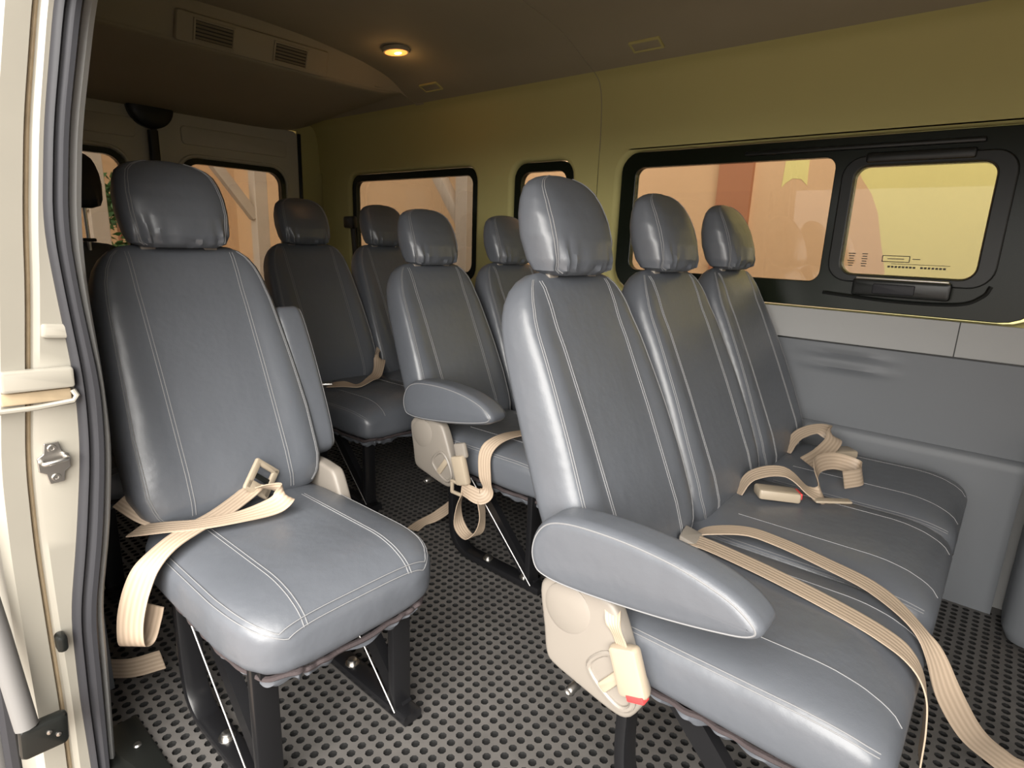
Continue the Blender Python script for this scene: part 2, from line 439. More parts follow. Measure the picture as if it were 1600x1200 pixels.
# raised block that carries the two vents, on the upright duct face
fd = np.array([0, -0.030, 0.082]); fd /= np.linalg.norm(fd)      # up along the face
fn = np.array([0, -fd[2], fd[1]]); X = np.array([1.0, 0, 0])
fc = np.array([1.255, 2.418, 1.732])
rbox(MB(), fc + fn * 0.002, (1, 0, 0), fd, fn, 0.300, 0.050, 0.016, 0.010).build('vent_block', 'headliner', ce)
for k, xv in enumerate((1.085, 1.385)):
    c = fc + np.array([xv - 1.255, 0, 0]) + fn * 0.019
    v = empty('air_vent', tuple(c)); tag(v, ['slatted ceiling air vent on the duct, the one nearer the door pillar', 'slatted ceiling air vent on the duct, the one nearer the lamp'][k], 'air vent', 'ceiling vents on the rear duct')
    fr = MB()
    for a, b, ha, hb in ((0, .034, .074, .004), (0, -.034, .074, .004), (-.070, 0, .004, .038), (.070, 0, .004, .038)):
        rbox(fr, X * a + fd * b, X, fd, fn, ha, hb, .005, .003)
    fr.build('frame', 'headliner', v)
    rbox(MB(), -fn * 0.002, X, fd, fn, .067, .032, .0015, .001).build('backing', 'vent_dark', v)
    for q in range(5):
        t_ = fd * .8 + fn * .5
        rbox(MB(), fd * (-.024 + q * .012) + fn * .002, X, t_, np.cross(X, t_), .066, .0042, .0012, .001).build('slat', 'vent_slat', v)

# dome lamp
lx, ly = 1.705, 2.135; lz = roof_z(lx) - 0.004
lamp = empty('dome_lamp', (lx, ly, lz)); tag(lamp, 'small lit oval dome lamp glowing orange on the ceiling', 'lamp')
def oval(mb, c, a, b, prof, n=24):
    return mb.loft([[(c[0] + a * s * math.cos(2 * PI * k / n), c[1] + b * s * math.sin(2 * PI * k / n), c[2] + h) for k in range(n)] for s, h in prof])
oval(MB(), (0, 0, 0), .050, .066, [(1, .006), (1, -.004), (.93, -.009), (.86, -.009)]).build('bezel', 'headliner', lamp)
oval(MB(), (0, 0, 0), .042, .057, [(1, -.006), (.95, -.010), (.75, -.012), (.3, -.013), (.05, -.0132)]).build('lens', 'lens_glow', lamp)
oval(MB(), (0.0, -0.012, -0.0115), .011, .020, [(.2, .0), (1, -.002), (.8, -.004), (.2, -.005)]).build('bulb', 'bulb', lamp)
ld = bpy.data.lights.new('lamp_light', 'POINT'); ld.energy = 0.10; ld.color = (1.0, .55, .2); ld.shadow_soft_size = .03
lo = bpy.data.objects.new('lamp_light', ld); COL.objects.link(lo); lo.parent = lamp; lo.location = (0, 0, -.05)

# recessed roof grips
for k, (x, y) in enumerate(((1.99, 1.135), (1.985, 2.235))):
    z = roof_z(x) - 0.002
    g = empty('roof_light_socket', (x, y, z)); tag(g, ['empty rectangular fitting in the headliner above the big window', 'small rectangular fitting in the headliner beyond the dome lamp'][k], 'ceiling fitting')
    sl = math.atan2(1.748 - 1.703, 0.11); ax = (math.cos(sl), 0, -math.sin(sl)); nz = (-math.sin(sl), 0, -math.cos(sl))
    f_ = MB()
    for a, b, ha, hb in ((0, .055, .024, .004), (0, -.055, .024, .004), (.022, 0, .004, .058), (-.022, 0, .004, .058)):
        rbox(f_, np.array(ax) * a + np.array((0, 1, 0)) * b, ax, (0, 1, 0), nz, ha, hb, .005, .002)
    f_.build('rim', 'lining', g)
    rbox(MB(), (0, 0, 0), ax, (0, 1, 0), nz, .020, .053, .002, .001).build('recess', 'headliner', g)

# ---- rear wall with two barn doors
wre = empty('wall_rear'); tag(wre, 'painted metal rear body frame around the two back doors', 'wall', kind='structure')
plate([(0.22, 0), (2.22, 0), (2.22, 1.86), (0.22, 1.86)], [[(0.42, 0.06), (2.0, 0.06), (2.0, 1.62), (0.42, 1.62)]], mpY, YR + .0, YR + .05).build('rear_frame', 'lining', wre, smooth=False)
for nm, x0, x1, wx0, wx1, lab in (('door_1', 1.225, 1.985, 1.315, 1.895, 'white back door on the window side with a dark gasketed pane'), ('door_2', 0.435, 1.195, 0.53, 1.075, 'white back door on the sliding door side with a dark gasketed pane')):
    d = empty(nm); tag(d, lab, 'door', kind='structure')
    wo = rrect(wx0, wx1, 0.72, 1.395, 0.09)
    plate(rrect(x0, x1, 0.05, 1.612, 0.03), [wo], mpY, YR - .03, YR + .03).build('door_skin', 'paint_inside', d, smooth=False, bevel=.006)
    rbox(MB(), ((x0 + x1) / 2 + .02, YR - .031, 1.503), (1, 0, 0), (0, 0, 1), (0, -1, 0), .29, .045, .008, .02).build('pressed_panel', 'paint_inside', d)
    MB().tube([(a, YR - .034, b) for a, b in rrect(wx0 - .012, wx1 + .012, .708, 1.407, .10)], .009, 8, closed=True).build('rim_bead', 'paint_inside', d)
    gi = rrect(wx0 + .028, wx1 - .028, .748, 1.367, .07)
    plate(wo, [gi], mpY, YR - .036, YR + .0).build('window_gasket', 'frit', d, smooth=False)
    plate(gi, [], mpY, YR - .012, YR - .008).build('window_pane', 'privacy_glass', d, smooth=False)
# dark seal between doors, right-hand seal
MB().box(1.197, 1.223, YR - .036, YR + .02, .05, 1.61).build('door_gap_seal', 'black_plastic', wre, smooth=False)
MB().tube([(1.995, YR - .035, .06), (1.995, YR - .035, 1.60)], .011, 8).build('door_edge_seal', 'black_plastic', wre)
bl = MB()
bl.loft([[(1.195 + .105 * s * math.cos(t), YR - d_, 1.612 + .105 * s * 1.0 * math.sin(t)) for t in np.linspace(PI, 2 * PI, 20)] for s, d_ in ((1, .02), (1, .055), (.9, .065), (.5, .07), (.02, .07))], closed_ring=True)
tag(bl.build('brake_light_cover', 'black_plastic'), 'black half-round brake light cover above the gap of the back doors', 'light cover')
MB_post = MB().loft([[(1.195 + a, YR - .04 - b, z) for a, b in rrect(-.022, .022, 0, .03, .008, 3)] for z in (.9, 1.3, 1.500)])
tag(MB_post.build('door_latch_bar', 'black_plastic'), 'upright black latch bar between the two back doors', 'latch bar')

# ---- windows of the far wall
def side_window(name, outer, openings, pane, label):
    wn = empty(name); tag(wn, label, 'window', kind='structure')
    plate(outer, openings, mpX, 2.168, 2.20).build('frame', 'frit', wn, smooth=False, bevel=.003)
    for i, p in enumerate(openings):
        plate(p, [], mpX, 2.184, 2.188).build('window_pane', pane, wn, smooth=False)
    return wn
G1 = rrect(0.522, 1.237, 0.938, 1.328, .035); G1b = rrect(0.112, 0.460, 0.971, 1.294, .035)
w1 = side_window('window_1', W1, [G1, G1b], 'glass', 'large black-framed side window with a fixed pane and a small sliding pane')
# sliding pane frame, track, latch, etched marks
plate(rrect(0.065, 0.498, 0.945, 1.325, .06), [rrect(0.110, 0.462, 0.969, 1.296, .037)], mpX, 2.156, 2.170).build('slider_frame', 'black_plastic', w1, smooth=False, bevel=.004)
rbox(MB(), (2.156, .48, 1.352), (0, 1, 0), (0, 0, 1), (1, 0, 0), .33, .007, .007, .004).build('track', 'black_plastic', w1)
rbox(MB(), (2.152, .30, 1.318), (0, 1, 0), (0, 0, 1), (1, 0, 0), .135, .014, .010, .006).build('track_cover', 'black_plastic', w1)
lt = rbox(MB(), (2.146, .285, .932), (0, 1, 0), (0, 0, 1), (1, 0, 0), .128, .026, .014, .008).build('latch', 'black_plastic', w1)
rbox(MB(), (2.131, .30, .930), (0, 1, 0), (0, 0, 1), (1, 0, 0), .055, .015, .005, .004).build('latch_grip', 'rubber', lt)
rbox(MB(), (2.134, .285, .960), (0, 1, 0), (0, 0, 1), (1, 0, 0), .120, .0025, .004, .002).build('latch_rail', 'bright_steel', lt)
MB().tube(smooth_path([(2.162, .50, .905), (2.162, .30, .893), (2.162, .14, .898), (2.162, .085, .925), (2.162, .07, .955)], 6), .006, 6).build('drain_lip', 'black_plastic', w1)
et = MB()
def mark(y, z, hy, hz): et.box(2.1832, 2.1842, y - hy, y + hy, z - hz, z + hz)
for r_ in range(6):
    mark(.437, 1.033 - r_ * .0075, .010 - .002 * (r_ % 3), .0014); mark(.400, 1.033 - r_ * .0075, .008 - .0015 * (r_ % 2), .0014)
for z in (1.030, 1.012): mark(.315, z, .036, .0012)
for y in (.279, .351): mark(y, 1.021, .0012, .009)
mark(.315, 1.021, .022, .0012); mark(.262, 1.022, .010, .0012)
for k in range(16):
    if k != 8: mark(.330 - k * .0095, .997, .0034, .0028)
mark(.25, 1.006, .075, .0008)
et.build('pane_etching', 'vent_dark', w1, smooth=False)
side_window('window_2', W2, [rrect(1.572, 1.828, .87, 1.335, .045)], 'glass', 'narrow black-framed side window between two pillars')
w3 = side_window('window_3', W3, [rrect(2.135, 3.105, .868, 1.338, .045)], 'privacy_glass', 'wide black-framed rear quarter window beside the back doors')

# ---- door side: sliding door opening, its rear pillar and the wall behind it
wl = empty('wall_left'); tag(wl, 'door side wall of the cabin running back from the white pillar', 'wall', kind='structure')
hole_l = rrect(1.75, 3.05, .86, 1.36, .07)
plate([(1.42, 0.0), (YR, 0.0), (YR, 1.45), (1.42, 1.45)], [hole_l], mpX, .275, .300).build('inner_panel', 'panel_grey', wl, smooth=False)
plate(rrect(1.75, 3.05, .86, 1.36, .07), [], mpX, .285, .289).build('window_pane', 'privacy_glass', wl, smooth=False)
tz = [-.35, .0, .171, .343, .495, .646, .763, .822, .932, 1.035, 1.184, 1.378, 1.60, 1.80]
t_in = [.220, .227, .236, .243, .272, .291, .297, .292, .284, .282, .301, .342, .41, .49]
t_out = [.192, .198, .198, .204, .231, .254, .260, .258, .252, .248, .268, .305, .37, .45]
t_be = [.232, .239, .248, .255, .284, .303, .304, .302, .298, .301, .320, .361, .43, .51]
t_cr = [.160, .165, .170, .171, .173, .180, .195, .202, .216, .226, .246, .282, .34, .42]
zz = np.linspace(-.30, 1.80, 90)
def sm(z, t): 
    return float(np.mean([np.interp(z + o, tz, t) for o in (-.04, -.02, 0, .02, .04)]))
JY = 1.20
pil = empty('trim_1', (0, 0, 0)); tag(pil, 'white painted door pillar at the left edge with black weatherstrip', 'door pillar', kind='structure')
rings = []
for z in zz:
    i_, o_, c_ = sm(z, t_in), sm(z, t_out), sm(z, t_cr)
    rings.append([(i_ + .012, JY + .06, z), (i_ + .004, JY + .008, z), (o_ + .01, JY + .004, z), (c_ + .016, JY, z), (c_ + .008, JY + .003, z), (c_ + .004, JY + .012, z), (c_, JY + .012, z), (c_ - .004, JY - .002, z),
                  (c_ - .035, JY - .006, z), (c_ - .046, JY + .004, z), (c_ - .050, JY + .03, z), (c_ - .050, JY + .5, z)])
MB().loft(rings, closed_ring=False, cap=False).build('pillar_skin', 'paint_white', pil, angle=25)
MB().tube([(sm(z, t_cr) + .002, JY + .010, z) for z in zz], .0035, 6).build('seam_sealer', 'seam_dirt', pil)
# weatherstrip: bulb, lip and flange
wsm = MB()
rings = []
for z in zz:
    i_, o_ = sm(z, t_in), sm(z, t_out); wdt = i_ - o_
    rings.append([(o_ + wdt * a, JY + b, z) for a, b in ((0, .006), (-.02, -.006), (.10, -.016), (.24, -.018), (.34, -.011), (.42, -.012), (.58, -.026), (.78, -.026), (.92, -.014), (1.0, .006), (.97, .03), (.5, .03))])
wsm.loft(rings); wsm.build('weatherstrip', 'rubber', pil, angle=60)
rings = []
for z in zz:
    i_ = sm(z, t_in); b_ = sm(z, t_be); rings.append([(i_ - .002, JY + .004, z), (i_ + .5 * (b_ - i_), JY - .003, z), (b_ - .001, JY + .004, z), (b_, JY + .02, z), (b_ - .004, JY + .06, z)])
MB().loft(rings, closed_ring=False, cap=False).build('inner_trim', 'trim_white', pil)
# pressed swages of the pillar face
for z, h in ((.862, .012),):
    rbox(MB(), (sm(z, t_cr) + .043, JY - .002, z), (1, 0, -.10), (.10, 0, 1), (0, -1, 0), .026, h, .006, .005).build('pressed_swage', 'paint_white', pil)
# mid door rail end
rl = empty('door_rail', (0.2, JY, .78), pil)
rbox(MB(), (.008, -.012, .008), (1, 0, -.03), (.03, 0, 1), (0, -1, 0), .048, .017, .012, .004).build('rail_cover', 'paint_white', rl)
rbox(MB(), (.005, -.008, -.022), (1, 0, -.03), (.03, 0, 1), (0, -1, 0), .046, .010, .003, .002).build('rail_slot', 'seam_dirt', rl)
MB().tube([(-.06, -.018, -.036), (.0, -.020, -.037), (.050, -.020, -.034), (.056, -.020, -.026), (.052, -.016, -.016)], .0045, 8).build('rail_lip', 'paint_white', rl)
# striker
sk = empty('striker', (.214, JY, .640), pil)
pl_o = [(-.010, .036), (.010, .036), (.013, .018), (.022, .012), (.022, -.012), (.013, -.018), (.010, -.036), (-.010, -.036), (-.013, -.018), (-.022, -.012), (-.022, .012), (-.013, .018)]
MB().loft([[(a, -.002, b) for a, b in pl_o], [(a, -.006, b) for a, b in pl_o]]).build('striker_plate', 'bright_steel', sk, smooth=False, bevel=.001)
MB().tube(smooth_path([(-.016, -.006, .004), (-.017, -.020, .005), (-.010, -.024, .006), (.010, -.024, .008), (.017, -.020, .008), (.016, -.006, .008)], 4), .0035, 8).build('striker_loop', 'bright_steel', sk)
for dz in (.026, -.026): MB().rings_disc((0, -.006, dz), (0, -1, 0), [(.007, 0), (.006, .003), (.003, .003), (.002, .001)], 12).build('screw', 'bright_steel', sk)
rbox(MB(), (sm(.31, t_cr) + .012, JY - .012, .31), (1, 0, 0), (0, 0, 1), (0, -1, 0), .008, .016, .014, .006).build('bump_stop', 'black_plastic', pil)
# lower roller arm
br = empty('roller_bracket', (.133, 1.15, .172)); tag(br, 'black lower roller bracket of the sliding door at bottom left', 'bracket')
rbox(MB(), (0, 0, 0), (1, 0, -.06), (.06, 0, 1), (0, -1, 0), .034, .030, .012, .008).build('plate', 'black_plastic', br)
for a, b in ((.006, .008), (.018, -.004)): MB().rings_disc((a, -.012, b), (0, -1, 0), [(.004, 0), (.004, .002), (.001, .003)], 10).build('rivet', 'bright_steel', br)
MB().tube([(-.02, .0, .03), (-.03, .03, .20), (-.045, .06, .40)], .017, 10).build('arm', 'grey_post', br)
# slid-back door outside the pillar
sd = empty('door_3'); tag(sd, 'edge of the slid-back door outside the white pillar', 'door', kind='structure')
MB().loft([[(sm(z, t_cr) - .115 + a, 1.36 + b, z) for a, b in rrect(-.06, .06, 0, 1.15, .03, 4)] for z in np.linspace(-.25, 1.75, 40)]).build('door_shell', 'grey_post', sd)
MB().tube([(sm(z, t_cr) - .06, 1.352, z) for z in np.linspace(-.25, 1.75, 40)], .014, 8).build('door_seal', 'rubber', sd)
# threshold plate
th = empty('trim_2'); tag(th, 'dark threshold plate with a screw at the foot of the door pillar', 'threshold', kind='structure')
rbox(MB(), (.262, 1.12, .004), (1, 0, 0), (0, 1, 0), (0, 0, 1), .042, .17, .005, .004).build('plate', 'black_plastic', th)
MB().rings_disc((.277, 1.20, .009), (0, 0, 1), [(.008, 0), (.006, .003), (.003, .003)], 12).build('screw', 'bright_steel', th)
MB().box(.18, .238, -1.3, 1.36, -.05, .0).build('step_edge', 'black_plastic', th, smooth=False)
# unseen cabin front, added to cut light from ahead: side wall, bulkhead with windscreen
wf = empty('wall_front'); tag(wf, 'unseen front end of the cabin with the windscreen, added to cut light from ahead', 'wall', kind='structure')
plate([(YF, 0.0), (-0.62, 0.0), (-0.62, 1.45), (YF, 1.45)], [rrect(-1.75, -0.80, .90, 1.40, .08)], mpX, .275, .300).build('front_side_panel', 'panel_grey', wf, smooth=False)
plate(rrect(-1.75, -0.80, .90, 1.40, .08), [], mpX, .285, .289).build('window_pane', 'glass', wf, smooth=False)
scr = rrect(.42, 2.05, .95, 1.60, .10)
plate([(.27, 0), (2.215, 0), (2.215, 1.86), (.27, 1.86)], [scr], mpY, YF - .03, YF).build('front_panel', 'panel_grey', wf, smooth=False)
plate(scr, [], mpY, YF - .018, YF - .014).build('windscreen', 'glass', wf, smooth=False)
# moulded trim at right edge
tr = MB(); rbox(tr, (2.045, -.42, .30), (1, 0, 0), (0, 1, 0), (0, 0, 1), .10, .30, .297, .05)
t3 = empty('trim_3'); tag(t3, 'grey moulded plastic housing on the floor at the right edge', 'plastic housing', kind='structure')
tr.build('housing', 'panel_grey', t3)
rbox(MB(), (1.948, -.40, .36), (0, 1, 0), (0, 0, 1), (1, 0, 0), .24, .09, .010, .02).build('pressed_face', 'panel_grey', t3)

# ---- belt guide on the far rear pillar
bgd = empty('belt_guide', (2.14, 3.10, 1.105)); tag(bgd, 'black seat belt guide on the pillar beside the rear quarter window', 'belt guide')
rbox(MB(), (-.02, 0, 0), (0, 1, 0), (0, 0, 1), (1, 0, 0), .05, .035, .018, .012).build('guide', 'black_plastic', bgd)
rbox(MB(), (-.005, -.02, -.20), (0, 1, -.1), (0, .1, 1), (1, 0, 0), .022, .20, .004, .004).build('webbing', 'black_plastic', bgd)

# ---- outside: ground, boundary wall, carport posts, shrubs
gr = MB().box(-12, 14, -12, 14, -.62, -.55).build('floor', 'ground', smooth=False); gr.name = 'yard_ground'
tag(gr, 'reddish paved ground outside the van', 'ground', kind='structure')
bw = empty('boundary_wall', (4.2, 0, -.55)); tag(bw, 'tan plastered boundary wall seen through the side windows', 'wall')
BORD = [(.95, 4.2), (.93, 2.25), (.90, 2.10), (.855, 2.02), (.79, 1.93), (.74, 1.82), (.70, 1.66), (.655, 1.50), (.60, 1.15), (.55, .0)]  # curved edge of the painted reflection
plate(BORD + [(12, 0), (12, 4.2)], [], lambda y, z, d: (d, y, z), 0, .2).build('wall_section', 'plaster', bw, smooth=False)
plate(BORD + [(-7, 0), (-7, 4.2)], [], lambda y, z, d: (d, y, z), 0, .2).build('wall_section', 'yellow_reflection', bw, smooth=False)  # wall coloured as the reflection in the sliding pane
plate([(1.17, 4.2), (1.165, 2.1), (1.16, 1.99), (1.20, 2.03), (1.25, 2.035), (1.29, 2.01), (1.315, 1.98), (1.31, 2.1), (1.30, 4.2)], [], lambda y, z, d: (d, y, z), -.002, .01).build('reflection_patch', 'yellow_reflection', bw, smooth=False)  # small painted reflection for the fixed pane
MB().box(-.04, 0, 1.50, 1.73, 0, 4.2).build('pilaster', 'brown_column', bw, smooth=False)
MB().box(-3, 9, 9.0, 9.2, -.55, 3.6).build('garden_wall', 'plaster', smooth=False)
tag(bpy.data.objects['garden_wall'], 'tan plastered garden wall seen through the back doors', 'wall')
def post(name, x, y, brace, lab):
    p = empty(name, (x, y, -.55)); tag(p, lab, 'post', 'white carport posts')
    MB().box(-.065, .065, -.065, .065, 0, 3.2).build('upright', 'post_white', p, smooth=False, bevel=.006)
    for dx, dy in brace:
        a = np.array((dx * .05, dy * .05, 1.72)); b = np.array((dx * .75, dy * .75, 2.62)); t = b - a
        s = np.cross(t, (0, 0, 1))
        rbox(MB(), (a + b) / 2, t, s, np.cross(t, s), np.linalg.norm(t) / 2, .045, .045, .004).build('brace', 'post_white', p)
    return p
post('carport_post', 3.03, 6.0, [(-1, 0)], 'white braced post seen through the back door pane beside the single seat')
post('carport_post', 3.45, 3.46, [(0, 1)], 'white braced post seen through the rear quarter window')
post('carport_post', 1.62, 6.0, [(-1, 0)], 'white braced post seen through the pane left of the front headrest')
def shrub(x, y, z, r, n, lab):
    s = empty('shrub', (x, y, -.55)); tag(s, lab, 'shrub', 'garden shrubs behind the van')
    MB().tube([(0, 0, 0), (.02, .01, z + .55)], .02, 6).build('stem', 'brown_column', s)
    mb = MB(); rd = random.Random(int(x * 100))
    for k in range(n):
        c = np.array([rd.gauss(0, r * .5), rd.gauss(0, r * .5), z + .55 + rd.gauss(0, r * .6)])
        d = np.array([rd.uniform(-1, 1), rd.uniform(-1, 1), rd.uniform(-.6, 1)]); d /= np.linalg.norm(d); q = np.cross(d, [rd.random(), rd.random(), rd.random()]); q /= np.linalg.norm(q)
        L = .10; nn = np.cross(d, q)
        mb.add([c, c + d * L * .5 + q * L * .22 + nn * .01, c + d * L, c + d * L * .5 - q * L * .22 + nn * .01], [(0, 1, 2, 3)])
    o = mb.build('foliage', 'leaf', s); o['kind'] = 'stuff'
shrub(2.05, 7.0, 1.25, .16, 260, 'green shrub seen beside the left back door post, upper one')
shrub(1.95, 6.6, .72, .16, 260, 'low green shrub seen beside the left back door post')

# ================================================================ SEATS
def sgp(v, e): return math.copysign(abs(v) ** e, v)
def it(s, t): return float(np.interp(s, [a for a, _ in t], [b for _, b in t]))
def smt(s, t, w=.03): return sum(it(min(1, max(0, s + o)), t) for o in (-w, -w / 2, 0, w / 2, w)) / 5

BA = [(0, .150), (.03, .185), (.07, .205), (.13, .216), (.33, .217), (.55, .208), (.77, .197), (.85, .189), (.905, .178), (.945, .163), (.972, .145), (.99, .122), (1, .08)]
BB = [(0, .018), (.03, .045), (.08, .060), (.18, .066), (.5, .063), (.75, .057), (.88, .049), (.94, .039), (.975, .027), (1, .010)]
def back_surf(s, th):
    p = 3.8; a = it(s, BA); b = it(s, BB)
    c, sn = math.cos(th), math.sin(th)
    x = a * sgp(c, 2 / p); n = b * sgp(sn, 2 / p)
    if sn > 0:
        u = abs(x) / .21; bol = 1 / (1 + math.exp(-(u - .66) / .05)); n += .017 * bol * math.sin(PI * min(1, max(0, s))) ** .6 * min(1, sn * 2.5)
    zr = .376 + .606 * s; y = .484 + .425 * (zr - .372) - .30 * max(0, s - .80) ** 1.6
    lean = .40
    return np.array([x, y - n * math.cos(lean), zr + n * math.sin(lean) * .55 - .006 * s])
HA = [(0, .085), (.05, .112), (.15, .119), (.4, .126), (.6, .125), (.75, .119), (.85, .111), (.915, .096), (.96, .074), (.985, .05), (1, .015)]
HA = [(a, b * .94) for a, b in HA]
HB = [(0, .030), (.05, .044), (.15, .055), (.35, .060), (.55, .056), (.72, .046), (.85, .033), (.93, .022), (.97, .014), (1, .005)]
def head_surf(s, th, wr=1.0):
    p = 3.0; a = it(s, HA); b = it(s, HB); c, sn = math.cos(th), math.sin(th)
    x = a * sgp(c, 2 / p); n = b * sgp(sn, 2 / p)
    if sn > .2:
        k = max(0, 1 - s / .42) * min(1, s / .05)
        n += wr * .0085 * k * math.sin(x * 230 + 6 * s) * (.6 + .4 * math.sin(x * 71 + 1))
    z = .971 + .194 * s; y = .698 + .050 * s
    return np.array([x, y - n, z])
CA_S = [(0, .128), (.012, .154), (.03, .173), (.06, .190), (.12, .206), (.2, .214), (.3, .218), (.85, .217), (.95, .208), (1, .195)]
CA_B = [(0, .172), (.012, .188), (.03, .199), (.06, .208), (.12, .214), (.2, .2165), (.3, .2172), (.85, .217), (.95, .208), (1, .195)]
CA = CA_S
CB = [(0, .026), (.012, .040), (.03, .050), (.06, .057), (.12, .063), (.25, .067), (1, .062)]
def cush_surf(s, th):
    p = 4.2; a = it(s, CA); b = it(s, CB); c, sn = math.cos(th), math.sin(th)
    x = a * sgp(c, 2 / p); zc = .352 - .012 * max(0, 1 - s / .2) ** 2
    n = b * sgp(sn, 2 / p)
    z = zc + n + (.012 * (1 - (x / .217) ** 2) * min(1, s * 5) if sn > 0 else 0)
    return np.array([x, .0 + .505 * s, z])

def surf_mesh(fn, svals, n=48):
    return MB().loft([[fn(s, 2 * PI * k / n) for k in range(n)] for s in svals])
def dense(tab, n=7):
    ks = sorted(set([a for a, _ in tab])); out = []
    for a, b in zip(ks, ks[1:]):
        m_ = max(2, int((b - a) * 40)); out += list(np.linspace(a, b, m_, endpoint=False))
    return out + [ks[-1]]
SB, SH, SCU = dense(BA), dense(HA), dense(CA)
def th_at(fn_tab, s, x, p):
    a = it(s, fn_tab); q = max(-1, min(1, x / a)); return math.acos(sgp(q, p / 2))
def off(fn, s, th, d=.0006):
    e = 1e-3; p = fn(s, th); du = fn(min(1, s + e), th) - fn(max(0, s - e), th); dv = fn(s, th + e) - fn(s, th - e)
    n = np.cross(du, dv); l = np.linalg.norm(n)
    if l < 1e-12: return p
    n /= l
    # outward = away from axis point
    cpt = (fn(s, 0) + fn(s, PI)) / 2
    if n @ (p - cpt) < 0: n = -n
    return p + n * d

def seam_tube(mb, pts, r=.0011): mb.tube(pts, r, 5)

_cache = {}
def shared(key, make):
    if key not in _cache: _cache[key] = make()
    return _cache[key]

def place(key, make, name, material, parent, loc):
    """first use builds the mesh, later ones share it"""
    if key not in _cache:
        o = make().build(name, material, parent); _cache[key] = o.data
    else:
        o = bpy.data.objects.new(name, _cache[key]); COL.objects.link(o); o.parent = parent
    o.location = loc
    return o

def tube_of(pts, r=.00095): return MB().tube(pts, r, 5)
def back_seams():
    out = [tube_of([off(back_surf, s, th_at(BA, s, x, 3.8)) for s in np.linspace(.04, .965, 40)]) for x in (-.118, -.111, .111, .118)]
    return out + [tube_of([off(back_surf, s, t) for s in np.linspace(.04, .97, 40)]) for t in (.58, .64, PI - .58, PI - .64)]
def head_seams():
    return [tube_of([off(head_surf, s, t) for s in np.linspace(.03, .985, 30)], .0010) for t in (.62, .72, PI - .62, PI - .72)]
def cush_seams():
    out = [tube_of([off(cush_surf, s, th_at(CA, s, x, 4.2)) for s in np.linspace(.012, .80, 40)]) for x in (-.118, -.111, .111, .118)]
    for t0 in (.42, .56):
        path = [off(cush_surf, s, t0, .0012) for s in np.linspace(.85, .03, 30)] + [off(cush_surf, .014 if t0 < .5 else .03, t, .0012) for t in np.linspace(t0, PI - t0, 34)] + [off(cush_surf, s, PI - t0, .0012) for s in np.linspace(.03, .85, 30)]
        path = [np.mean(path[max(0, i - 1):i + 2], axis=0) if 3 < i < len(path) - 4 else path[i] for i in range(len(path))]
        out.append(tube_of([q + np.array([0, -.0005, .0005]) for q in path]))
    return out
def bench_seams():
    out = [tube_of([off(cush_surf, s, th_at(CA, s, x, 4.2)) for s in np.linspace(.012, .80, 40)]) for x in (-.1145, .1145)]
    return out + [tube_of([off(cush_surf, s, t) for s in np.linspace(.85, .04, 30)], .0010) for t in (.42, .52, PI - .42, PI - .52)]
def seams(key, make, parent):
    if key not in _cache: _cache[key] = make()
    for i, mb in enumerate(_cache[key]): place(key + str(i), lambda: mb, 'seam', 'thread', parent, (0, 0, 0))
def hem_path(drop, inset, wav, n=360, ph=0., th0=-.62):
    ss = [(s, th0) for s in np.linspace(.85, .02, n // 3)] + [(.012, t) for t in np.linspace(th0, -PI - th0, n // 3)] + [(s, -PI - th0) for s in np.linspace(.02, .85, n // 3)]
    raw = [cush_surf(s, t) for s, t in ss]
    raw = [np.mean(raw[max(0, i - 6):i + 7], axis=0) for i in range(len(raw))]
    out = []
    for k, p in enumerate(raw):
        c = np.array([0, .25, p[2]]); d = p - c; d /= np.linalg.norm(d)
        out.append(p - d * inset + np.array([0, 0, -drop + wav * .6 * math.sin(k * .45 + ph) + wav * .7 * math.sin(k * .17 + 2 * ph)]) + d * wav * math.sin(k * .36 + ph))
    return out
def hem(): 
    return MB().tube(hem_path(.010, .001, .0016), .0055, 6)
def ruffle():
    a = hem_path(.008, .004, .001); b = hem_path(.024, .006, .005); c = hem_path(.036, .020, .005, ph=1.); 
    return MB().loft([a, b, c], closed_ring=False, cap=False)

def seat_unit(root, x, raised=0.0, head_mat='leather', bench=False, ruffled=True, dy=0.0, dz=0.0):
    global CA
    CA = CA_B if bench else CA_S; sfx = 'b' if bench else ''
    b = place('back', lambda: surf_mesh(back_surf, SB, 56), 'backrest', 'leather', root, (x, dy, dz))
    seams('bseam', back_seams, b)
    c = place('cush' + sfx, lambda: surf_mesh(cush_surf, SCU, 56), 'seat_cushion', 'leather', root, (x, 0, 0))
    if bench: seams('bcseam', bench_seams, c)
    else: seams('cseam', cush_seams, c)
    if ruffled:
        place('hem' + sfx, hem, 'cover_hem', 'hem', c, (0, 0, 0)); place('ruf' + sfx, ruffle, 'cover_ruffle', 'leather', c, (0, 0, 0))
    h = place('head' + head_mat, lambda: surf_mesh(head_surf, SH, 72), 'headrest', head_mat, root, (x, dy, raised + dz))
    if head_mat == 'leather': seams('hseam', head_seams, h)
    for dx in (-.055, .055):
        if raised: MB().tube([(x + dx, .685, .95), (x + dx, .69, .985 + raised)], .006, 10).build('headrest_post', 'bright_steel', root)
        else: place('hpost', lambda: rbox(MB(), (0, .706, .973), (1, 0, 0), (0, 1, 0), (0, 0, 1), .016, .012, .015, .004), 'headrest_post', 'beige_plastic', root, (x + dx * 1.25, dy, dz))
    if raised:
        for dx in (-.055, .055): rbox(MB(), (x + dx, .685, .985), (1, 0, 0), (0, 1, 0), (0, 0, 1), .02, .016, .006, .004).build('post_guide', 'black_plastic', root)
    return b, c, h

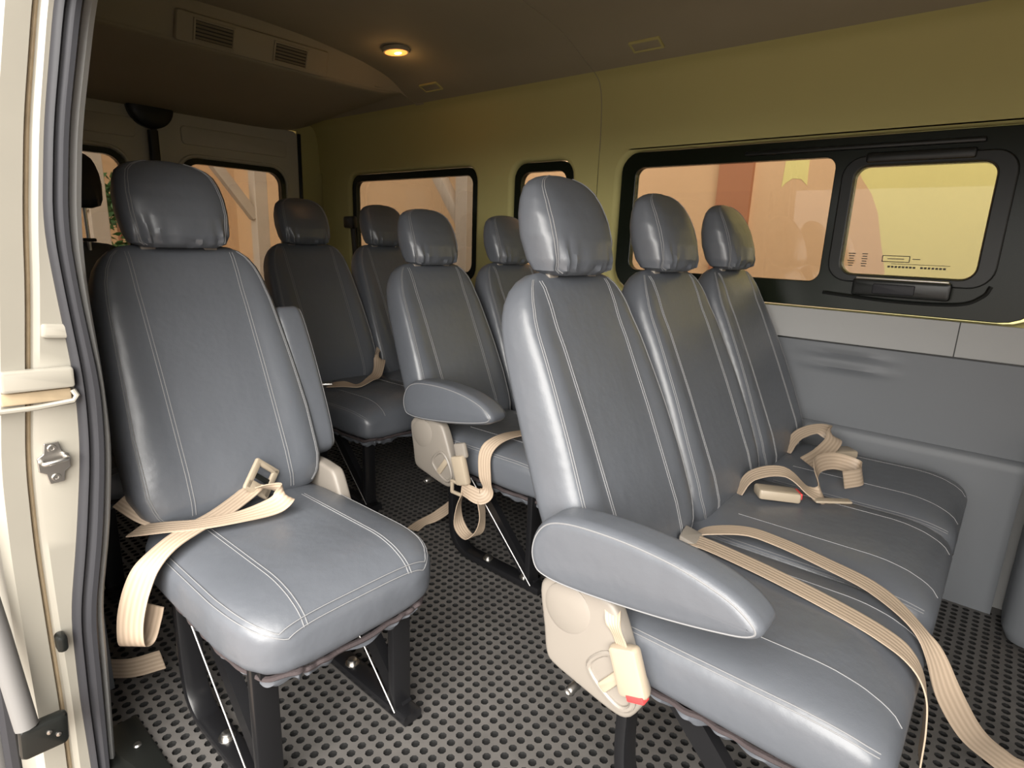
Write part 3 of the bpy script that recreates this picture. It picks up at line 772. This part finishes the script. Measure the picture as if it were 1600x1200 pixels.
def leg_frame(root, x, rod=True):
    def bar():
        path = smooth_path([(0, .400, .315), (0, .400, .22), (0, .398, .12), (0, .385, .055), (0, .345, .022), (0, .28, .016), (0, .02, .014)], 6)
        rings = []
        for i, p in enumerate(path):
            a = path[max(0, i - 1)]; b = path[min(len(path) - 1, i + 1)]; t = b - a; t /= np.linalg.norm(t); n = np.array([0, -t[2], t[1]])
            rings.append([p + np.array([1, 0, 0]) * u + n * v_ for u, v_ in rrect(-.024, .024, -.012, .012, .006, 2)])
        return MB().loft(rings)
    g = place('legbar', bar, 'leg', 'black_steel', root, (x, 0, 0))
    place('fpost', lambda: MB().loft([[(u, .065 + v_, z) for u, v_ in rrect(-.024, .024, -.010, .010, .004, 2)] for z in (.012, .31)]), 'front_post', 'black_steel', root, (x, 0, 0))
    place('gusset', lambda: MB().loft([[(d, y, z) for y, z in ((.30, .30), (.36, .30), (.10, .026), (.05, .026))] for d in (-.012, .012)]), 'diagonal_brace', 'black_steel', root, (x + .01, 0, 0))
    if rod: place('rod', lambda: MB().tube([(0, .30, .30), (0, .045, .030)], .0020, 6), 'tension_rod', 'dull_steel', root, (x - .030, 0, 0))
    for y in (.245, .09): place('bolt', lambda: MB().rings_disc((0, 0, .026), (0, 0, 1), [(.017, 0), (.017, .003), (.011, .003), (.011, .012), (.008, .014), (.002, .014)], 12), 'bolt', 'bright_steel', g, (0, y, 0))

ARM = [(.555, .470), (.567, .505), (.560, .548), (.535, .585), (.49, .604), (.42, .612), (.35, .612), (.28, .604), (.215, .585), (.178, .560), (.168, .538), (.182, .520), (.22, .506), (.30, .486), (.40, .468), (.48, .458), (.53, .458)]
def arm_outline():
    return [(p[0], p[1]) for p in smooth_path([(a, b, 0) for a, b in ARM], 4, closed=True)]
def arm_mesh(): return pillow(arm_outline(), 0, .078, lambda y, z, d: (d, y - .53, z - .50), .020, 6)
def arm_seam():
    P = np.array(arm_outline()); c = P.mean(0); t = np.roll(P, -1, 0) - np.roll(P, 1, 0)
    nn = np.stack([t[:, 1], -t[:, 0]], 1); nn /= np.linalg.norm(nn, axis=1)[:, None]
    if ((P - c) * nn).sum() < 0: nn = -nn
    Q = P - nn * .0085
    return [MB().tube([(d, q[0] - .53, q[1] - .50) for q in Q], .0014, 5, closed=True) for d in (.0035, .0745)]
ARM[:] = [(a, .462 + (b - .458) * .88) for a, b in ARM]
COVER = [(.557, .418), (.548, .445), (.52, .462), (.48, .466), (.435, .462), (.405, .455), (.385, .42), (.36, .36), (.336, .318), (.345, .285), (.365, .258), (.40, .256), (.47, .270), (.52, .282), (.537, .30), (.545, .35)]
def cover_mesh():
    o = [(p[0], p[1]) for p in smooth_path([(a, b, 0) for a, b in COVER], 3, closed=True)]
    return pillow(o, 0, .034, lambda y, z, d: (d, y, z), .009, 4)

def aisle_side(root, xo, sx, arm_angle=0.0, arm_x=None):
    """armrest and recliner cover on the aisle side; sx=-1 when the aisle lies at lower x"""
    ax = xo if arm_x is None else arm_x
    a = place('arm', arm_mesh, 'armrest', 'leather', root, (ax if sx < 0 else ax - .078, .53, .50))
    a.rotation_euler = (arm_angle, 0, 0)
    seams('armseam', arm_seam, a)
    cx = xo + .028 if sx < 0 else xo - .062
    c = place('cover', cover_mesh, 'recliner_cover', 'beige_plastic', root, (cx, 0, 0))
    place('boss', lambda: MB().rings_disc((0, .492, .410), (-1, 0, 0), [(.050, -.006), (.048, .002), (.040, .005), (.01, .006)], 28), 'pivot_boss', 'beige_plastic', c, (0 if sx < 0 else .028, 0, 0))
    def handle():
        o = smooth_path([(0, .440, .330), (0, .405, .368), (0, .372, .350), (0, .352, .300), (0, .375, .278), (0, .42, .300)], 4, closed=True)
        return MB().tube(o, .0055, 8, closed=True)
    place('handle', handle, 'lever_rim', 'beige_plastic', c, (-.002, 0, 0))
    place('lever', lambda: rbox(MB(), (-.003, .392, .323), (0, .6, -.8), (0, .8, .6), (1, 0, 0), .034, .010, .005, .004), 'lever', 'cream_plastic', c, (0, 0, 0))
    place('pin', lambda: MB().rings_disc((0, .50, .262), (-1, 0, 0), [(.009, -.03), (.009, .0), (.006, .004), (.003, .002)], 12), 'pivot_bolt', 'bright_steel', root, (cx + .004, -.02, -.018))
    return a

def belt_buckle(mb, c, ax, ay, az, hx=.028, hy=.045, hz=.011): return rbox(mb, c, ax, ay, az, hx, hy, hz, .006)
def base_pan(root, x0, x1): MB().box(x0, x1, .04, .47, .292, .318).build('seat_pan', 'black_steel', root, smooth=False)

# ---------------- front triple bench
Y1 = .012
B1 = empty('triple_bench_seat', (1.02, Y1, 0)); tag(B1, 'three-person grey leather bench nearest the camera on the right', 'bench seat')
for k in range(3): seat_unit(B1, .435 * k, bench=True)
base_pan(B1, -.19, 1.06)
aisle_side(B1, .722 - 1.02 + .02, -1)
for x in (-.17, .90): leg_frame(B1, x, rod=False)
def L(o, p): return tuple(np.array(p) - np.array(o.location))
def belt(root, name, pts, wd, width=.046, n=8):
    P = [L(root, p) for p in pts]; W = wd if isinstance(wd, list) else [wd] * len(pts)
    return ribbon(name, P, W, width, root, n)
zc = .436
belt(B1, 'seat_belt', [(1.155, .455, .415), (1.178, .425, zc), (1.225, .36, zc + .006), (1.232, .29, zc + .003), (1.215, .20, zc), (1.185, .11, .434), (1.135, .04, .422), (1.122, .004, .388), (1.16, -.030, .30), (1.26, -.075, .18), (1.38, -.125, .075), (1.45, -.175, .016), (1.49, -.26, .008)], [(1, .1, 0)] * 6 + [(1, 0, -.1), (.9, -.4, 0), (.72, -.7, .1), (.7, -.72, .15), (.75, -.65, .15), (.8, -.6, .05), (.9, -.4, 0)], .043)
belt(B1, 'seat_belt', [(1.125, .455, .415), (1.118, .42, zc), (1.10, .30, zc + .002), (1.075, .18, zc), (1.05, .08, .430), (1.03, .03, .418), (1.022, .004, .385), (1.02, -.006, .33), (1.02, -.010, .26)], (1, .15, 0))
rbox(MB(), L(B1, (1.13, .44, .432)), (1, .2, 0), (0, 1, .2), (0, 0, 1), .030, .022, .008, .004).build('belt_anchor', 'beige_plastic', B1)
# middle buckles
bk = belt_buckle(MB(), L(B1, (1.475, .372, .447)), (.8, .6, 0), (.55, -.80, -.05), (0, 0, 1), .024, .050, .013).build('buckle', 'cream_plastic', B1)
rbox(MB(), L(B1, (1.5035, .3300, .449)), (.8, .6, 0), (.55, -.80, -.05), (0, 0, 1), .018, .003, .008, .002).build('release_button', 'red_plastic', bk)
belt(B1, 'seat_belt', [(1.45, .46, .425), (1.49, .44, .47), (1.535, .38, .485), (1.53, .315, .455), (1.56, .29, .442), (1.62, .32, .462), (1.69, .335, .475), (1.77, .31, .47), (1.80, .26, .455), (1.76, .24, .448), (1.70, .27, .446)], [(1, .5, .2), (1, .6, .2), (.9, .7, .3), (.8, .8, .4), (.2, .6, .9), (.1, .4, 1), (.1, .4, 1), (.2, .3, 1), (.3, .3, 1), (.1, .3, 1), (.1, .3, 1)])
rbox(MB(), L(B1, (1.545, .262, .440)), (.75, .66, 0), (.66, -.75, 0), (0, 0, 1), .011, .045, .003, .002).build('belt_tongue', 'cream_plastic', B1)
belt(B1, 'seat_belt', [(1.88, .47, .425), (1.93, .45, .475), (1.96, .40, .50), (1.92, .35, .49), (1.84, .36, .46), (1.77, .38, .445)], [(.8, .2, .5), (.8, .3, .4), (.7, .6, .3), (.5, .8, .4), (.3, .8, .5), (.3, .8, .4)])
b3 = belt_buckle(MB(), L(B1, (1.93, .33, .450)), (.7, .7, 0), (.7, -.7, 0), (0, 0, 1), .026, .042, .012).build('buckle', 'cream_plastic', B1)
# buckle hanging on the armrest side
bx0 = .762
bk = rbox(MB(), L(B1, (.764, .374, .360)), (0, -.94, .34), (0, .34, .94), (1, 0, 0), .0265, .043, .012, .007).build('buckle', 'cream_plastic', B1)
rbox(MB(), L(B1, (.761, .354, .323)), (0, -.94, .34), (0, .34, .94), (1, 0, 0), .016, .006, .010, .002).build('release_button', 'red_plastic', bk)
ribbon('buckle_stalk', [L(B1, p) for p in [(.80, .445, .44), (.782, .425, .446), (.764, .410, .43), (.763, .395, .405), (.764, .385, .385)]], [(.2, 1, .3)] * 5, .026, B1)

# ---------------- second row: single seat by the door pillar
Y2 = .822
S1 = empty('single_seat', (.565, Y2, 0)); tag(S1, 'single grey leather seat with raised armrest beside the white door pillar', 'seat')
seat_unit(S1, 0.004, dz=.020); base_pan(S1, -.18, .18)
aisle_side(S1, .262, 1, arm_angle=-math.radians(104), arm_x=.272)
for x in (-.165, .135): leg_frame(S1, x)
belt(S1, 'seat_belt', [(.345, 1.30, .425), (.385, 1.24, zc + .004), (.44, 1.195, zc + .008), (.51, 1.165, zc + .012), (.575, 1.150, zc + .02), (.602, 1.158, zc + .034), (.60, 1.19, zc + .035), (.592, 1.235, zc + .028)], [(.6, .8, 0), (.5, .85, 0), (.4, .9, 0), (.2, 1, .1), (.1, .9, .5), (.0, .8, .7), (-.5, .6, .5), (-.9, .4, .2)])
belt(S1, 'seat_belt', [(.592, 1.262, zc + .03), (.545, 1.245, zc + .016), (.48, 1.215, zc + .008), (.415, 1.19, zc + .006), (.365, 1.175, .432), (.325, 1.168, .405), (.305, 1.178, .36), (.293, 1.192, .30), (.290, 1.20, .25), (.298, 1.215, .222), (.318, 1.225, .225), (.330, 1.220, .265), (.335, 1.21, .30)], [(-.3, .9, 0), (-.5, .9, 0), (-.5, .9, 0), (-.3, .95, 0), (.2, -.95, 0), (.5, -.85, 0), (.62, -.75, 0), (.64, -.70, 0), (.64, -.70, 0), (.64, -.70, 0), (.64, -.70, 0), (.64, -.70, 0), (.64, -.70, 0)][:4] + [(-.25, .95, 0), (-.5, .85, 0), (-.62, .75, 0), (-.64, .70, 0), (-.64, .70, 0), (-.64, .70, 0), (-.64, .70, 0), (-.64, .70, 0), (-.64, .70, 0)], .050)
# square adjuster frame standing on the belt
adc = np.array(L(S1, (.600, 1.258, .478))); u1 = np.array((.72, .1, -.66)); u2 = np.array((.60, .30, .66)); u3 = np.cross(u1, u2)
ad = MB()
for a, b, ha, hb in ((0, .030, .036, .007), (0, -.026, .036, .013), (-.029, 0, .008, .036), (.029, 0, .008, .036)):
    un1 = u1 / np.linalg.norm(u1); un2 = u2 / np.linalg.norm(u2)
    rbox(ad, adc + un1 * a + un2 * b, un1, un2, u3, ha, hb, .005, .003)
ad.build('belt_adjuster', 'cream_plastic', S1)
rbox(MB(), adc, u1, u2, u3, .024, .006, .003, .002).build('adjuster_bar', 'black_plastic', S1)
rbox(MB(), L(S1, (.80, 1.30, .405)), (.2, 1, -.1), (1, -.2, 0), (0, 0, 1), .055, .020, .012, .006).build('buckle', 'cream_plastic', S1)
ribbon('buckle_stalk', [L(S1, p) for p in [(.775, 1.40, .46), (.785, 1.36, .44), (.795, 1.32, .42)]], [(1, .1, 0)] * 3, .036, S1)
belt(S1, 'seat_belt', [(.385, 1.36, .060), (.33, 1.42, .035), (.27, 1.50, .03)], [(.0, .2, 1)] * 3)
ribbon('back_strap', [L(S1, p) for p in [(.345, 1.37, .47), (.37, 1.32, .445), (.40, 1.28, .43)]], [(.3, .6, .6)] * 3, .036, S1)

# ---------------- second row: double bench
Y2b = .915
B2 = empty('double_bench_seat', (1.466, Y2b, 0)); tag(B2, 'two-person grey leather bench with dangling beige belt behind the front bench', 'bench seat')
for k in range(2): seat_unit(B2, .440 * k, bench=True, dy=.03, dz=-.032)
base_pan(B2, -.19, .63)
aisle_side(B2, 1.19 - 1.466, -1)
for x in (-.185, .50): leg_frame(B2, x)
belt(B2, 'seat_belt', [(1.42, 1.10, .445), (1.32, 1.12, .45), (1.262, 1.135, .435), (1.238, 1.145, .40), (1.228, 1.135, .34), (1.225, 1.12, .295), (1.21, 1.135, .275), (1.195, 1.165, .285), (1.195, 1.20, .290)], [(.2, 1, 0), (.1, 1, 0), (0, 1, 0), (0, 1, .1), (0, 1, .3), (.2, .6, .8), (.1, .1, 1), (0, 0, 1), (0, 0, 1)], .048)
belt(B2, 'seat_belt', [(1.208, 1.20, .28), (1.205, 1.222, .22), (1.205, 1.218, .155), (1.21, 1.18, .125), (1.218, 1.145, .15), (1.222, 1.135, .205), (1.222, 1.145, .26)], [(.9, .5, 0), (.9, .4, 0), (.9, 0, .2), (1, 0, 0), (.9, 0, -.2), (.9, .3, 0), (.9, .3, 0)], .042)
rbox(MB(), L(B2, (1.195, 1.205, .345)), (0, -.95, .3), (0, .3, .95), (1, 0, 0), .026, .046, .011, .006).build('buckle', 'cream_plastic', B2)
rbox(MB(), L(B2, (1.203, 1.213, .405)), (0, -.95, .3), (0, .3, .95), (1, 0, 0), .024, .024, .008, .006).build('buckle_stalk', 'beige_plastic', B2)
fm = MB(); fcn = np.array(L(B2, (1.190, 1.218, .285)))
for b, c_, hb, hc in ((0, .018, .022, .005), (0, -.018, .022, .005), (.019, 0, .005, .022)): rbox(fm, fcn + np.array((0, b, c_)), (0, 1, 0), (0, 0, 1), (1, 0, 0), hb, hc, .005, .003)
fm.build('belt_adjuster', 'cream_plastic', B2)
belt(B2, 'seat_belt', [(1.262, 1.515, .006), (1.32, 1.53, .008), (1.36, 1.50, .03), (1.38, 1.44, .09), (1.39, 1.40, .18)], [(.3, 1, 0), (.2, 1, 0), (.3, 1, .1), (.5, .8, .3), (.8, .5, .2)], .048)

# ---------------- rear row
Y3 = 1.715
B3 = empty('double_bench_seat', (1.42, Y3, 0)); tag(B3, 'dark two-person bench in the last row in front of the quarter window', 'bench seat')
for k in range(2): seat_unit(B3, .432 * k, bench=True, dz=.015)
base_pan(B3, -.19, .62)
for x in (-.15, .50): leg_frame(B3, x)
belt(B3, 'seat_belt', [(1.29, 2.07, .436), (1.325, 2.02, .445), (1.37, 1.985, .437), (1.43, 1.99, .450), (1.50, 2.03, .46), (1.56, 2.09, .50), (1.585, 2.15, .53)], [(.5, 1, 0), (.6, .8, .2), (.5, 1, 0), (.5, 1, 0), (.4, .9, .2), (.3, .8, .4), (.3, .7, .6)], .05)
rbox(MB(), L(B3, (1.28, 2.08, .442)), (1, -.6, 0), (.6, 1, 0), (0, 0, 1), .030, .020, .005, .003).build('belt_tongue', 'bright_steel', B3)
S3 = empty('single_seat', (.575, Y3 + .06, 0)); tag(S3, 'dark rear seat with headrest raised on a metal post behind the single seat', 'seat')
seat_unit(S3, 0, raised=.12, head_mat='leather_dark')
base_pan(S3, -.18, .18)
for x in (-.15, .15): leg_frame(S3, x)
